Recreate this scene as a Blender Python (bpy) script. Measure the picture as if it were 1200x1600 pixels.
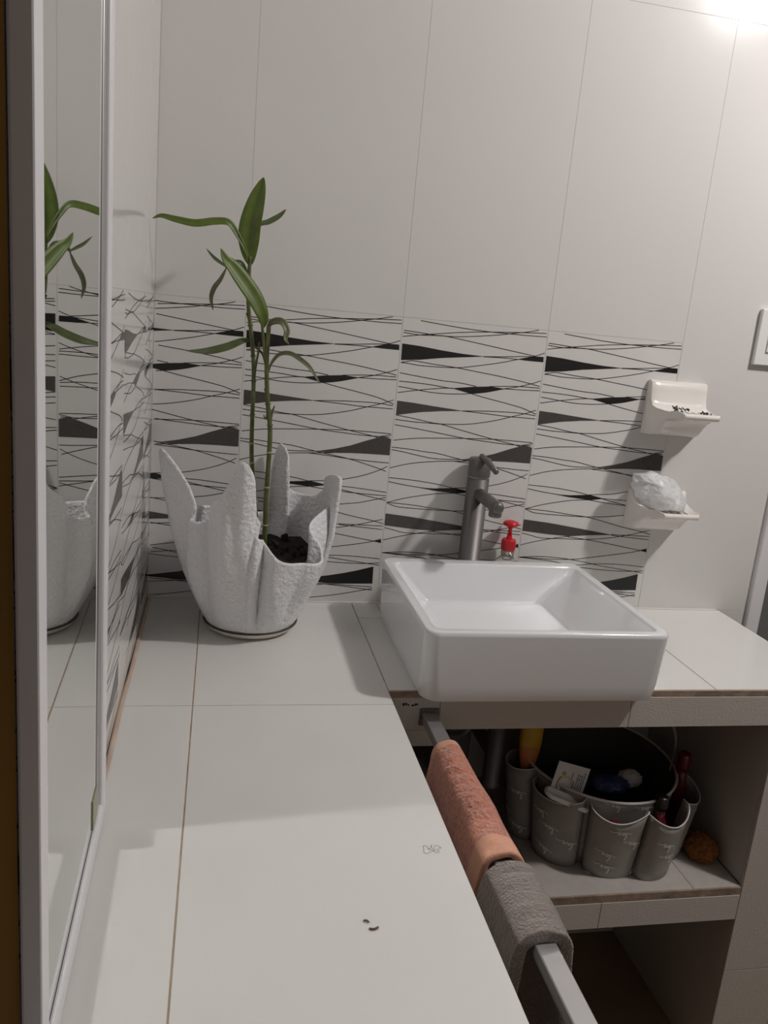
import bpy, bmesh, math, random
from mathutils import Vector, Matrix, noise
from mathutils.geometry import delaunay_2d_cdt
random.seed(4)
sc = bpy.context.scene
for o in list(bpy.data.objects): bpy.data.objects.remove(o)
C = sc.collection
# ------------------------------------------------------------------ camera, light, exposure
# metres; worktop surface is z = 0, back wall plane y = 0, left wall plane x = 0, floor z = -0.85
cam = bpy.data.objects.new('camera', bpy.data.cameras.new('camera')); C.objects.link(cam)
RT, UP, FW = Vector((0.97827383, -0.1869403, 0.08963059)), Vector((-0.0422737, 0.24338044, 0.96900923)), Vector((0.20296121, 0.95174539, -0.23019006))
cam.matrix_world = Matrix(((RT.x, UP.x, -FW.x, 0.1249), (RT.y, UP.y, -FW.y, -1.5846), (RT.z, UP.z, -FW.z, 0.5814), (0, 0, 0, 1)))
cam.data.sensor_fit = 'VERTICAL'; cam.data.sensor_height = 32.0; cam.data.lens = 1271.44 / 1600 * 32.0
cam.data.clip_start = 0.02
sc.camera = cam
sc.view_settings.view_transform = 'Standard'; sc.view_settings.look = 'None'
sc.view_settings.gamma = 1.0; sc.view_settings.use_curve_mapping = False
sc.view_settings.exposure = 0.0
w = bpy.data.worlds.new('world'); sc.world = w; w.use_nodes = True
w.node_tree.nodes['Background'].inputs[0].default_value = (0.9, 0.95, 1.0, 1)
w.node_tree.nodes['Background'].inputs[1].default_value = 0.0
LAMP = (1.64, -0.88, 1.65)
ld = bpy.data.lights.new('ceiling_bulb', 'POINT'); ld.energy = 61.0; ld.color = (1.0, 0.955, 0.93); ld.shadow_soft_size = 0.05
lo = bpy.data.objects.new('ceiling_bulb', ld); lo.location = LAMP; C.objects.link(lo)
sc.cycles.use_guiding = True
sc.cycles.use_surface_guiding = True
sc.cycles.guiding_training_samples = 64
sc.cycles.caustics_reflective = True
sc.cycles.blur_glossy = 0.0
sc.cycles.sample_clamp_indirect = 0.0
sc.cycles.max_bounces = 10; sc.cycles.diffuse_bounces = 6; sc.cycles.glossy_bounces = 6
sc.cycles.use_denoising = True
# ---- traced curve data, metres
LINES = [[(0.0357,0.5844),(0.0782,0.5807),(0.1257,0.5771),(0.1737,0.575),(0.219,0.5747),(0.2586,0.5744),(0.2985,0.5752)],[(0.0046,0.5633),(0.0366,0.5614),(0.0689,0.5591),(0.0894,0.5589),(0.1284,0.5544),(0.1862,0.5471),(0.2325,0.5412),(0.2779,0.5355)],[(0.0036,0.5591),(0.037,0.557),(0.0689,0.5586),(0.11,0.5598),(0.154,0.5644),(0.1983,0.5707),(0.2279,0.5763),(0.2576,0.5816),(0.2799,0.587)],[(0.0029,0.5513),(0.037,0.557),(0.0801,0.5634),(0.1237,0.5694),(0.1678,0.5737),(0.2126,0.577),(0.2518,0.5797),(0.2976,0.5819)],[(0.1707,0.526),(0.2098,0.5286),(0.2491,0.5323),(0.2796,0.5342),(0.2967,0.5344)],[(0.1708,0.5257),(0.2131,0.5266),(0.2437,0.5261)],[(0.0043,0.501),(0.018,0.5007),(0.0431,0.4984),(0.0873,0.4985),(0.1228,0.5004),(0.161,0.507),(0.2053,0.5162),(0.2437,0.5261),(0.2765,0.5348),(0.2985,0.5429)],[(0.0043,0.5015),(0.0162,0.5042),(0.0305,0.5064),(0.072,0.5029),(0.1168,0.4999),(0.1625,0.4949),(0.2087,0.4898),(0.2557,0.4832),(0.2972,0.476)],[(0.0039,0.4813),(0.0453,0.4766),(0.0901,0.4723),(0.1262,0.4707),(0.1629,0.4662)],[(0.004,0.465),(0.0378,0.4641),(0.0704,0.4623),(0.1005,0.4593),(0.1156,0.4584)],[(0.0036,0.4545),(0.0332,0.4516),(0.072,0.4475),(0.1079,0.4472),(0.1407,0.4496),(0.1825,0.4555),(0.2211,0.4652),(0.2511,0.4718),(0.2809,0.4807),(0.2981,0.4872)],[(0.0033,0.4423),(0.0422,0.4497),(0.0918,0.4573),(0.1155,0.459)],[(0.1901,0.4679),(0.2265,0.4709),(0.2603,0.4727),(0.2977,0.4723)],[(0.221,0.4655),(0.2581,0.4659),(0.2985,0.467)],[(0.1494,0.4526),(0.1557,0.4507),(0.1838,0.4449),(0.231,0.4365),(0.2662,0.4292),(0.2974,0.4189)],[(0.1387,0.415),(0.1871,0.4179),(0.2333,0.419),(0.2645,0.4187),(0.2963,0.4158)],[(0.1387,0.415),(0.1878,0.413),(0.2345,0.4102),(0.2657,0.4099),(0.2966,0.4093)],[(0.0046,0.3978),(0.039,0.3935),(0.0784,0.3873),(0.0997,0.3852),(0.1464,0.375),(0.2096,0.362),(0.2576,0.3535),(0.2804,0.3482)],[(0.0034,0.3891),(0.0397,0.3866),(0.0696,0.3862),(0.0996,0.3858),(0.1449,0.3881),(0.1749,0.3924),(0.214,0.4009),(0.2438,0.4099),(0.2739,0.4188),(0.2963,0.4271)],[(0.0035,0.3784),(0.0561,0.3722),(0.1018,0.3663),(0.1513,0.3596),(0.1948,0.3563),(0.2419,0.3531),(0.2956,0.3527)],[(0.0035,0.347),(0.0431,0.353),(0.0878,0.3563),(0.1513,0.3596),(0.2065,0.3615),(0.2472,0.361),(0.2972,0.3595)],[(0.2759,0.353),(0.2985,0.3575)],[(0.0015,0.3328),(0.0367,0.3309),(0.0695,0.3276),(0.0991,0.3252),(0.133,0.3187),(0.1671,0.3125),(0.2152,0.3044),(0.263,0.2923),(0.2938,0.283)],[(0.0015,0.3279),(0.028,0.3243),(0.0644,0.318),(0.0976,0.3143),(0.1532,0.3161)],[(0.0015,0.2905),(0.041,0.3013),(0.0887,0.3082),(0.1341,0.3116),(0.1834,0.3143)],[(0.1341,0.3116),(0.1811,0.3079),(0.2152,0.3044),(0.2768,0.3009),(0.2981,0.3004)],[(0.0015,0.2704),(0.0393,0.2684),(0.0722,0.2656),(0.1124,0.2604),(0.1433,0.254),(0.1813,0.2462),(0.2339,0.2352),(0.2985,0.2226)],[(0.0015,0.2621),(0.0312,0.2574),(0.0643,0.2533),(0.0742,0.2526)],[(0.1397,0.2554),(0.1892,0.2593),(0.2252,0.2659),(0.2543,0.2743),(0.2798,0.2845),(0.296,0.2933)],[(0.1742,0.2484),(0.2149,0.2472),(0.2424,0.2452),(0.2983,0.2394)],[(0.1415,0.2444),(0.1825,0.2393),(0.2373,0.235),(0.2985,0.2323)],[(0.0015,0.2184),(0.0353,0.2284),(0.0733,0.2365),(0.1087,0.2422),(0.1448,0.2445)],[(0.0015,0.2184),(0.0215,0.2111),(0.0544,0.2087),(0.1041,0.2071),(0.1441,0.2068),(0.1875,0.209),(0.2207,0.2127),(0.2474,0.2164),(0.2985,0.229)],[(0.0015,0.219),(0.0534,0.2157),(0.1036,0.2102),(0.1442,0.2062),(0.1895,0.1968),(0.2284,0.1877),(0.271,0.1799),(0.2985,0.1735)],[(0.0015,0.1654),(0.0205,0.1614),(0.0474,0.156),(0.097,0.1562),(0.1472,0.1565),(0.1973,0.1609),(0.2471,0.17),(0.2768,0.1777),(0.2967,0.1827)],[(0.2061,0.1694),(0.2472,0.169),(0.2975,0.1686)],[(0.2063,0.1684),(0.2306,0.1661),(0.2655,0.1635),(0.2971,0.161)],[(0.0015,0.1388),(0.0322,0.1474),(0.077,0.1571),(0.1095,0.1622)],[(0.1064,0.1608),(0.1472,0.1565),(0.1992,0.1492),(0.2522,0.1405),(0.2825,0.1356)],[(0.2825,0.1356),(0.254,0.1297),(0.2038,0.1217),(0.1539,0.1142),(0.1274,0.1107),(0.084,0.1093),(0.0474,0.1101),(0.0015,0.1118)],[(0.0015,0.1118),(0.0467,0.1146),(0.0834,0.1135),(0.1174,0.1104),(0.1588,0.1044),(0.187,0.0987),(0.2363,0.0919),(0.279,0.0864),(0.2976,0.0839)],[(0.0015,0.1117),(0.0544,0.1071),(0.0849,0.1038),(0.1195,0.0966),(0.1609,0.0913),(0.2094,0.0877),(0.2614,0.0869),(0.2977,0.0893)],[(0.0901,0.0908),(0.1097,0.0947),(0.1395,0.0979),(0.1797,0.1018),(0.2241,0.1025),(0.259,0.1009),(0.2972,0.098)],[(0.0818,0.0339),(0.1164,0.0361),(0.1663,0.0383),(0.1865,0.0403),(0.2096,0.0403),(0.2311,0.039),(0.2864,0.0363)],[(0.0811,0.0471),(0.1193,0.0463),(0.166,0.042),(0.1865,0.0403),(0.2314,0.0359),(0.2874,0.0292)],[(0.0663,0.0027),(0.155,0.0102),(0.206,0.0169),(0.2414,0.0234),(0.2769,0.0308),(0.2876,0.0329)],[(0.1009,0.0053),(0.1538,0.0017),(0.1752,0.0001),(0.2251,0.0012)]]
WEDGES = [(0,[(0.0033,0.5379),(0.0392,0.5358),(0.0837,0.5311),(0.1285,0.5277),(0.1737,0.5263),(0.1293,0.5213),(0.0853,0.5164),(0.0419,0.5096),(0.0038,0.506)]),(0,[(0.2422,0.526),(0.2765,0.5348),(0.2975,0.5347),(0.2981,0.5247),(0.2655,0.525)]),(0,[(0.1125,0.4588),(0.157,0.4649),(0.1931,0.4681),(0.2241,0.4657),(0.1825,0.4552),(0.1527,0.4507)]),(1,[(0.0039,0.4264),(0.0359,0.4244),(0.0809,0.4203),(0.1417,0.4152),(0.0968,0.4118),(0.0525,0.4068),(0.004,0.3978)]),(1,[(0.1499,0.3159),(0.1853,0.3228),(0.2173,0.3312),(0.2489,0.343),(0.2809,0.3536),(0.2985,0.349),(0.2985,0.3159),(0.2536,0.3165),(0.2199,0.3163),(0.1801,0.3141)]),(0,[(0.061,0.2532),(0.0972,0.2524),(0.143,0.2555),(0.1776,0.2486),(0.1449,0.2439),(0.0979,0.248)]),(1,[(0.0015,0.1955),(0.059,0.19),(0.1266,0.1809),(0.2096,0.1689),(0.1491,0.1656),(0.1095,0.1622),(0.0627,0.1646),(0.0015,0.1702)]),(0,[(0.279,0.1358),(0.2965,0.1411),(0.2974,0.1321)]),(0,[(0.1192,0.0481),(0.1416,0.052),(0.1677,0.0555),(0.1939,0.0594),(0.2237,0.0649),(0.2553,0.0723),(0.2861,0.081),(0.287,0.0436),(0.2166,0.0418),(0.1863,0.0422),(0.1685,0.0448),(0.142,0.0469)])]
STEMS = [([(0.2026,-0.12,0.1557),(0.1968,-0.12,0.2215),(0.187,-0.12,0.2987),(0.184,-0.12,0.3348),(0.1826,-0.12,0.3833),(0.1817,-0.12,0.4446),(0.1794,-0.12,0.488),(0.1723,-0.12,0.5402),(0.1656,-0.12,0.585),(0.1644,-0.12,0.6296),(0.1648,-0.12,0.6643)],0.0042,0.0032),([(0.2158,-0.14,0.1559),(0.2152,-0.14,0.1864),(0.2137,-0.14,0.2546),(0.2146,-0.14,0.3204),(0.2139,-0.14,0.3722),(0.2084,-0.14,0.4104),(0.2038,-0.14,0.4515),(0.2012,-0.14,0.4976),(0.2015,-0.14,0.5519)],0.0045,0.0038),([(0.2022,-0.14,0.4801),(0.196,-0.14,0.5125),(0.1927,-0.14,0.5339),(0.1873,-0.14,0.5721)],0.003,0.0022),([(0.1809,-0.12,0.4378),(0.1831,-0.126,0.4776),(0.1867,-0.132,0.508),(0.1868,-0.138,0.5225)],0.0025,0.0015),([(0.212,-0.14,0.3857),(0.2155,-0.14,0.403),(0.2193,-0.14,0.4156)],0.0035,0.001),([(0.2085,-0.14,0.4081),(0.205,-0.14,0.3909),(0.2012,-0.14,0.3986)],0.002,0.001),([(0.206,-0.14,0.4327),(0.1998,-0.14,0.4445)],0.003,0.001),([(0.1692,-0.12,0.5584),(0.1631,-0.12,0.5697)],0.003,0.001)]
LEAVES = [(0,[(0.1656,-0.12,0.6487),(0.1618,-0.122,0.6795),(0.1623,-0.124,0.7103),(0.169,-0.126,0.7445),(0.1759,-0.128,0.7722),(0.1801,-0.13,0.7905)],0.036,0.35,0),(0,[(0.1633,-0.12,0.6932),(0.1773,-0.115,0.7158),(0.1933,-0.11,0.7231),(0.2103,-0.105,0.7348),(0.2218,-0.1,0.748)],0.01,0.6,1),(0,[(0.1655,-0.12,0.6518),(0.1557,-0.1238,0.6735),(0.1406,-0.1275,0.6974),(0.1262,-0.1313,0.7129),(0.1034,-0.135,0.7121),(0.0728,-0.1387,0.7054),(0.0423,-0.1425,0.7077),(0.0192,-0.1462,0.7107),(0.0057,-0.15,0.7049)],0.0125,0.6,0),(1,[(0.193,-0.14,0.548),(0.1883,-0.145,0.569),(0.1727,-0.15,0.5961),(0.1534,-0.155,0.6202),(0.1356,-0.16,0.6409),(0.1236,-0.165,0.6526),(0.1157,-0.17,0.6686)],0.031,0.4,0),(0,[(0.1645,-0.12,0.6275),(0.1573,-0.1225,0.6425),(0.1482,-0.125,0.6519),(0.1323,-0.1275,0.6481),(0.1242,-0.13,0.6389)],0.008,0.7,1),(0,[(0.1263,-0.13,0.6412),(0.1176,-0.1325,0.6215),(0.1077,-0.135,0.6059),(0.1031,-0.1375,0.5887),(0.1071,-0.14,0.5691)],0.0085,0.5,2),(0,[(0.1273,-0.13,0.6413),(0.1154,-0.13,0.6484),(0.1046,-0.13,0.6555),(0.0915,-0.13,0.6686)],0.006,0.5,1),(0,[(0.1731,-0.12,0.525),(0.1577,-0.126,0.5217),(0.1331,-0.132,0.5102),(0.1066,-0.138,0.5019),(0.0876,-0.144,0.4996),(0.0657,-0.15,0.4992)],0.0135,0.45,3),(1,[(0.1984,-0.14,0.5484),(0.2074,-0.144,0.559),(0.2223,-0.148,0.5604),(0.2316,-0.152,0.5473),(0.23,-0.156,0.5323),(0.2368,-0.16,0.5244)],0.0125,0.4,2),(1,[(0.205,-0.14,0.4693),(0.2092,-0.1443,0.4887),(0.2212,-0.1486,0.5052),(0.2383,-0.1529,0.509),(0.2549,-0.1571,0.5019),(0.2719,-0.1614,0.4904),(0.2835,-0.1657,0.4763),(0.293,-0.17,0.462)],0.008,0.6,2),(1,[(0.2014,-0.14,0.4746),(0.1948,-0.1333,0.5011),(0.1846,-0.1267,0.5109),(0.1722,-0.12,0.5205)],0.004,0.5,1)]
RIM = [(0.3431,-0.16,0.2973),(0.3306,-0.13,0.2965),(0.3261,-0.1,0.2791),(0.3404,-0.09,0.2505),(0.3254,-0.14,0.2394),(0.2918,-0.19,0.2243),(0.2868,-0.215,0.2121),(0.3065,-0.225,0.1878),(0.3072,-0.235,0.1629),(0.2798,-0.262,0.166),(0.2373,-0.275,0.1722),(0.2142,-0.282,0.1969),(0.1947,-0.28,0.211),(0.1971,-0.272,0.2308),(0.1887,-0.27,0.2518),(0.1862,-0.275,0.2767),(0.183,-0.28,0.3149),(0.1714,-0.285,0.3394),(0.1576,-0.28,0.3336),(0.1397,-0.27,0.2841),(0.122,-0.25,0.2613),(0.1147,-0.225,0.2261),(0.0868,-0.205,0.2197),(0.0944,-0.2,0.2413),(0.0824,-0.19,0.2688),(0.0601,-0.185,0.2967),(0.0313,-0.165,0.3357),(0.0399,-0.13,0.288),(0.0716,-0.1,0.2182),(0.1054,-0.07,0.2125),(0.1533,-0.04,0.201),(0.2031,-0.022,0.1923),(0.2247,-0.022,0.2062),(0.231,-0.02,0.2929),(0.2407,-0.025,0.3319),(0.255,-0.05,0.3085),(0.2504,-0.03,0.2668),(0.269,-0.02,0.2401),(0.2929,-0.025,0.2333),(0.3102,-0.05,0.2373),(0.3216,-0.08,0.256)]
# ------------------------------------------------------------------ materials
def mat(name, col, rough=0.5, metal=0.0, bump=0.0, bscale=200.0, var=0.0, vscale=6.0, coat=0.0, trans=0.0, ior=1.5, sheen=0.0, alpha=1.0, detail=3.0, sub=0.0):
    m = bpy.data.materials.new(name); m.use_nodes = True
    nt = m.node_tree; b = nt.nodes['Principled BSDF']
    b.inputs['Base Color'].default_value = (*col, 1); b.inputs['Roughness'].default_value = rough
    b.inputs['Metallic'].default_value = metal; b.inputs['IOR'].default_value = ior
    b.inputs['Coat Weight'].default_value = coat; b.inputs['Coat Roughness'].default_value = 0.06
    b.inputs['Transmission Weight'].default_value = trans; b.inputs['Sheen Weight'].default_value = sheen
    b.inputs['Alpha'].default_value = alpha
    if sub: b.inputs['Subsurface Weight'].default_value = sub; b.inputs['Subsurface Scale'].default_value = 0.01
    tc = nt.nodes.new('ShaderNodeTexCoord')
    if var:
        n = nt.nodes.new('ShaderNodeTexNoise'); n.inputs['Scale'].default_value = vscale; n.inputs['Detail'].default_value = 4
        nt.links.new(tc.outputs['Object'], n.inputs['Vector'])
        mp = nt.nodes.new('ShaderNodeMapRange'); mp.inputs[1].default_value = 0.3; mp.inputs[2].default_value = 0.7
        mp.inputs[3].default_value = 1 - var; mp.inputs[4].default_value = 1 + var
        nt.links.new(n.outputs[0], mp.inputs[0])
        mx = nt.nodes.new('ShaderNodeVectorMath'); mx.operation = 'SCALE'; mx.inputs[0].default_value = col
        nt.links.new(mp.outputs[0], mx.inputs['Scale']); nt.links.new(mx.outputs[0], b.inputs['Base Color'])
    if bump:
        n = nt.nodes.new('ShaderNodeTexNoise'); n.inputs['Scale'].default_value = bscale; n.inputs['Detail'].default_value = detail
        nt.links.new(tc.outputs['Object'], n.inputs['Vector'])
        bp = nt.nodes.new('ShaderNodeBump'); bp.inputs['Strength'].default_value = 1.0; bp.inputs['Distance'].default_value = bump
        nt.links.new(n.outputs[0], bp.inputs['Height']); nt.links.new(bp.outputs[0], b.inputs['Normal'])
    return m
M = {}
M['tile'] = mat('glazed_wall_tile', (0.66, 0.645, 0.63), 0.14, bump=0.00035, bscale=9, detail=1.0)
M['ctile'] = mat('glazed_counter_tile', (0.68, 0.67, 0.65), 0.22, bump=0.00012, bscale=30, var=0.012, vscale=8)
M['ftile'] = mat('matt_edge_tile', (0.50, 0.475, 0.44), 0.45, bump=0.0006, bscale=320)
M['shelftile'] = mat('dusty_shelf_tile', (0.42, 0.385, 0.36), 0.3, bump=0.0004, bscale=200, var=0.05, vscale=60)  # dusty tile, with the dimness under the worktop also put into its colour
M['grout'] = mat('brown_grout', (0.40, 0.29, 0.215), 0.9, var=0.25, vscale=30)
M['wgrout'] = mat('white_grout', (0.62, 0.59, 0.555), 0.8)
M['sealant'] = mat('beige_sealant', (0.50, 0.39, 0.31), 0.7, var=0.2, vscale=12)
M['tedge'] = mat('raw_tile_edge', (0.27, 0.20, 0.15), 0.9, bump=0.001, bscale=150, var=0.3, vscale=40)
M['ink'] = mat('black_print', (0.012, 0.011, 0.011), 0.22)
M['greyink'] = mat('charcoal_print', (0.065, 0.058, 0.054), 0.25, var=0.12, vscale=120)
M['cement'] = mat('cement', (0.30, 0.27, 0.23), 0.95, bump=0.002, bscale=60, var=0.2)
M['paint'] = mat('white_paint', (0.27, 0.265, 0.26), 0.7)  # room surfaces darkened to weaken the bounced light
M['frontpaint'] = mat('pale_paint', (0.80, 0.79, 0.77), 0.7)  # unseen front wall, kept bright to bounce fill light from the camera side
M['floor'] = mat('brown_floor_tile', (0.23, 0.15, 0.09), 0.5, var=0.15, vscale=5)
M['porcelain'] = mat('white_porcelain', (0.73, 0.745, 0.76), 0.09, coat=0.5)
M['cream'] = mat('cream_ceramic', (0.74, 0.71, 0.67), 0.12, coat=0.5)
M['steel'] = mat('brushed_steel', (0.155, 0.145, 0.14), 0.46, metal=0.6, bump=0.0002, bscale=300)
M['alu'] = mat('satin_aluminium', (0.44, 0.43, 0.43), 0.4, metal=0.75)
M['whitealu'] = mat('white_aluminium', (0.72, 0.71, 0.73), 0.35)
M['mirror'] = mat('mirror_glass', (0.80, 0.83, 0.80), 0.015, metal=1.0)
M['dark'] = mat('dark_seal', (0.03, 0.03, 0.03), 0.6)
M['wood'] = mat('dark_brown_wood', (0.040, 0.018, 0.0012), 0.95, ior=1.15, var=0.3, vscale=3)
M['clip'] = mat('greenish_clip', (0.30, 0.31, 0.22), 0.4)
M['greydoor'] = mat('grey_door', (0.13, 0.13, 0.125), 0.6)
M['plastic'] = mat('white_plastic', (0.76, 0.76, 0.74), 0.3)
M['cloth'] = mat('cement_coated_cloth', (0.76, 0.76, 0.77), 0.7, bump=0.006, bscale=130, detail=5)
M['soil'] = mat('dark_soil', (0.018, 0.013, 0.010), 0.95, bump=0.004, bscale=120, var=0.4, vscale=90)
M['stem'] = mat('bamboo_stem', (0.085, 0.10, 0.028), 0.45, var=0.3, vscale=60)
M['node'] = mat('pale_stem_node', (0.35, 0.33, 0.18), 0.6)
LEAFC = [(0.085, 0.128, 0.016), (0.075, 0.095, 0.033), (0.105, 0.112, 0.055), (0.075, 0.095, 0.028)]
for i, c in enumerate(LEAFC): M['leaf%d' % i] = mat('leaf_green_%d' % i, c, 0.45, var=0.22, vscale=40)
M['saucer'] = mat('pale_saucer', (0.62, 0.58, 0.52), 0.35)
M['saucerdark'] = mat('dark_dirt_ring', (0.07, 0.05, 0.045), 0.8)  # thin dark ring along the saucer's edge
M['red'] = mat('red_plastic', (0.55, 0.012, 0.02), 0.3)
M['clear'] = mat('clear_plastic', (0.95, 0.95, 0.92), 0.12, trans=0.95, ior=1.3)
M['film'] = mat('cloudy_plastic_film', (0.86, 0.87, 0.88), 0.22, trans=0.45, ior=1.25, bump=0.004, bscale=60)
M['soap'] = mat('pale_liquid_soap', (0.50, 0.46, 0.36), 0.3)
M['pink'] = mat('salmon_terry', (0.56, 0.21, 0.135), 0.95, bump=0.006, bscale=210, var=0.25, vscale=170, sheen=0.5)
M['pinkhem'] = mat('salmon_hem', (0.66, 0.33, 0.22), 0.95, bump=0.001, bscale=500, sheen=0.3)
M['taupe'] = mat('taupe_terry', (0.22, 0.18, 0.16), 0.95, bump=0.004, bscale=330, var=0.2, vscale=250, sheen=0.6)
M['canvas'] = mat('grey_fabric', (0.29, 0.28, 0.26), 0.42, bump=0.0005, bscale=500, var=0.1, vscale=20)
M['canvasin'] = mat('dark_lining', (0.05, 0.05, 0.05), 0.7, var=0.2)
M['piping'] = mat('pale_piping', (0.62, 0.58, 0.57), 0.5)
M['whiteprint'] = mat('pale_script_print', (0.74, 0.72, 0.70), 0.5)
M['yellow'] = mat('yellow_plastic', (0.55, 0.33, 0.03), 0.35)
M['orange'] = mat('orange_label', (0.62, 0.22, 0.08), 0.5)
M['darkred'] = mat('dark_red_plastic', (0.12, 0.008, 0.015), 0.2)
M['black'] = mat('black_plastic', (0.012, 0.012, 0.012), 0.3)
M['card'] = mat('white_card', (0.72, 0.72, 0.70), 0.6)
M['cardgrey'] = mat('grey_print', (0.20, 0.21, 0.24), 0.6)
M['cardyellow'] = mat('yellow_print', (0.66, 0.58, 0.30), 0.6)
M['sponge'] = mat('brown_scrubber', (0.24, 0.09, 0.022), 0.95, bump=0.006, bscale=180, var=0.5, vscale=90)
M['blue'] = mat('blue_wrapper', (0.06, 0.08, 0.22), 0.35, var=0.6, vscale=60)
M['pencil'] = mat('pencil_mark', (0.44, 0.43, 0.41), 0.6)
M['crumb'] = mat('brown_crumb', (0.16, 0.09, 0.05), 0.8)
M['darkbag'] = mat('dark_plastic_bag', (0.02, 0.02, 0.02), 0.4)
M['darkbox'] = mat('dark_brown_box', (0.045, 0.028, 0.022), 0.6)
# ------------------------------------------------------------------ helpers
def link(name, me, m=None, parent=None, smooth=False):
    o = bpy.data.objects.new(name, me); C.objects.link(o)
    if m is not None and not me.materials: me.materials.append(M[m] if isinstance(m, str) else m)
    if smooth:
        for p in me.polygons: p.use_smooth = True
    if parent is not None:
        o.parent = parent; o.matrix_parent_inverse = parent.matrix_world.inverted()
    return o
def obj(name, bm, m, parent=None, smooth=False):
    bmesh.ops.recalc_face_normals(bm, faces=bm.faces)
    me = bpy.data.meshes.new(name); bm.to_mesh(me); bm.free()
    return link(name, me, m, parent, smooth)
def tag(o, label, cat, group=None):
    o['label'] = label; o['category'] = cat
    if group: o['group'] = group
    return o
def thing(name, label, cat, loc=(0, 0, 0), group=None):
    o = bpy.data.objects.new(name, None); C.objects.link(o); o.location = loc
    o.matrix_world = Matrix.Translation(loc); o.empty_display_size = 0.02
    return tag(o, label, cat, group)
def struct(name, bm, m, parent=None):
    o = obj(name, bm, m, parent)
    if parent is None: o['kind'] = 'structure'
    return o
def box(bm, x0, x1, y0, y1, z0, z1, bev=0.0, seg=1):
    t = bmesh.new()
    bmesh.ops.create_cube(t, size=1)
    for v in t.verts: v.co = Vector(((x0 + x1) / 2 + v.co.x * (x1 - x0), (y0 + y1) / 2 + v.co.y * (y1 - y0), (z0 + z1) / 2 + v.co.z * (z1 - z0)))
    if bev: bmesh.ops.bevel(t, geom=t.edges[:], offset=bev, segments=seg, affect='EDGES', profile=0.5)
    merge(bm, t); return bm
def merge(bm, t):
    me = bpy.data.meshes.new('tmp'); t.to_mesh(me); t.free(); bm.from_mesh(me); bpy.data.meshes.remove(me)
def bx(*a, **k): return box(bmesh.new(), *a, **k)
def tube(bm, pts, rads, n=10, cap=True, closed=False):
    pts = [Vector(p) for p in pts]
    if not isinstance(rads, (list, tuple)): rads = [rads] * len(pts)
    rings = []; N = len(pts); ref = None
    for i, p in enumerate(pts):
        if closed: t = pts[(i + 1) % N] - pts[i - 1]
        else: t = pts[min(i + 1, N - 1)] - pts[max(i - 1, 0)]
        t.normalize()
        if ref is None: ref = Vector((0, 0, 1)) if abs(t.z) < 0.9 else Vector((1, 0, 0))
        a = (ref - t * ref.dot(t)).normalized(); b = t.cross(a); ref = a
        rings.append([bm.verts.new(p + (a * math.cos(k * 2 * math.pi / n) + b * math.sin(k * 2 * math.pi / n)) * rads[i]) for k in range(n)])
    for i in range(N if closed else N - 1):
        A, B = rings[i], rings[(i + 1) % N]
        for k in range(n): bm.faces.new((A[k], A[(k + 1) % n], B[(k + 1) % n], B[k]))
    if cap and not closed:
        bm.faces.new(rings[0][::-1]); bm.faces.new(rings[-1])
    return bm
def lathe(bm, prof, c=(0, 0, 0), n=32, sx=1, sy=1):
    rings = []
    for r, z in prof:
        if r < 1e-6: rings.append([bm.verts.new((c[0], c[1], c[2] + z))])
        else: rings.append([bm.verts.new((c[0] + sx * r * math.cos(k * 2 * math.pi / n), c[1] + sy * r * math.sin(k * 2 * math.pi / n), c[2] + z)) for k in range(n)])
    for A, B in zip(rings, rings[1:]):
        for k in range(n):
            k2 = (k + 1) % n
            if len(A) == 1 and len(B) == 1: continue
            if len(A) == 1: bm.faces.new((A[0], B[k], B[k2]))
            elif len(B) == 1: bm.faces.new((A[k], A[k2], B[0]))
            else: bm.faces.new((A[k], A[k2], B[k2], B[k]))
    return bm
def crom(P, n, closed=False):
    P = [Vector(p) for p in P]; N = len(P); out = []
    for i in range(N if closed else N - 1):
        if closed: p0, p1, p2, p3 = P[i - 1], P[i], P[(i + 1) % N], P[(i + 2) % N]
        else: p0, p1, p2, p3 = P[max(i - 1, 0)], P[i], P[i + 1], P[min(i + 2, N - 1)]
        for k in range(n):
            t = k / n
            out.append(0.5 * ((2 * p1) + (p2 - p0) * t + (2 * p0 - 5 * p1 + 4 * p2 - p3) * t * t + (3 * p1 - p0 - 3 * p2 + p3) * t ** 3))
    if not closed: out.append(P[-1].copy())
    return out
def ribbon(bm, pts, wid, nrm, thick=0.0003):
    """flat line of printed ink lying on a surface: pts on the surface, nrm the surface normal(s)"""
    N = len(pts); rows = []
    for i, p in enumerate(pts):
        t = (pts[min(i + 1, N - 1)] - pts[max(i - 1, 0)]).normalized()
        n = nrm[i] if isinstance(nrm, list) else nrm
        s = t.cross(n).normalized() * wid / 2
        rows.append((bm.verts.new(p - s + n * thick), bm.verts.new(p + s + n * thick)))
    for a, b in zip(rows, rows[1:]): bm.faces.new((a[0], a[1], b[1], b[0]))
def copy_part(src, name, parent, loc):
    o = bpy.data.objects.new(name, src.data); C.objects.link(o); o.parent = parent; o.location = loc
    return o
PI = math.pi
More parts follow.
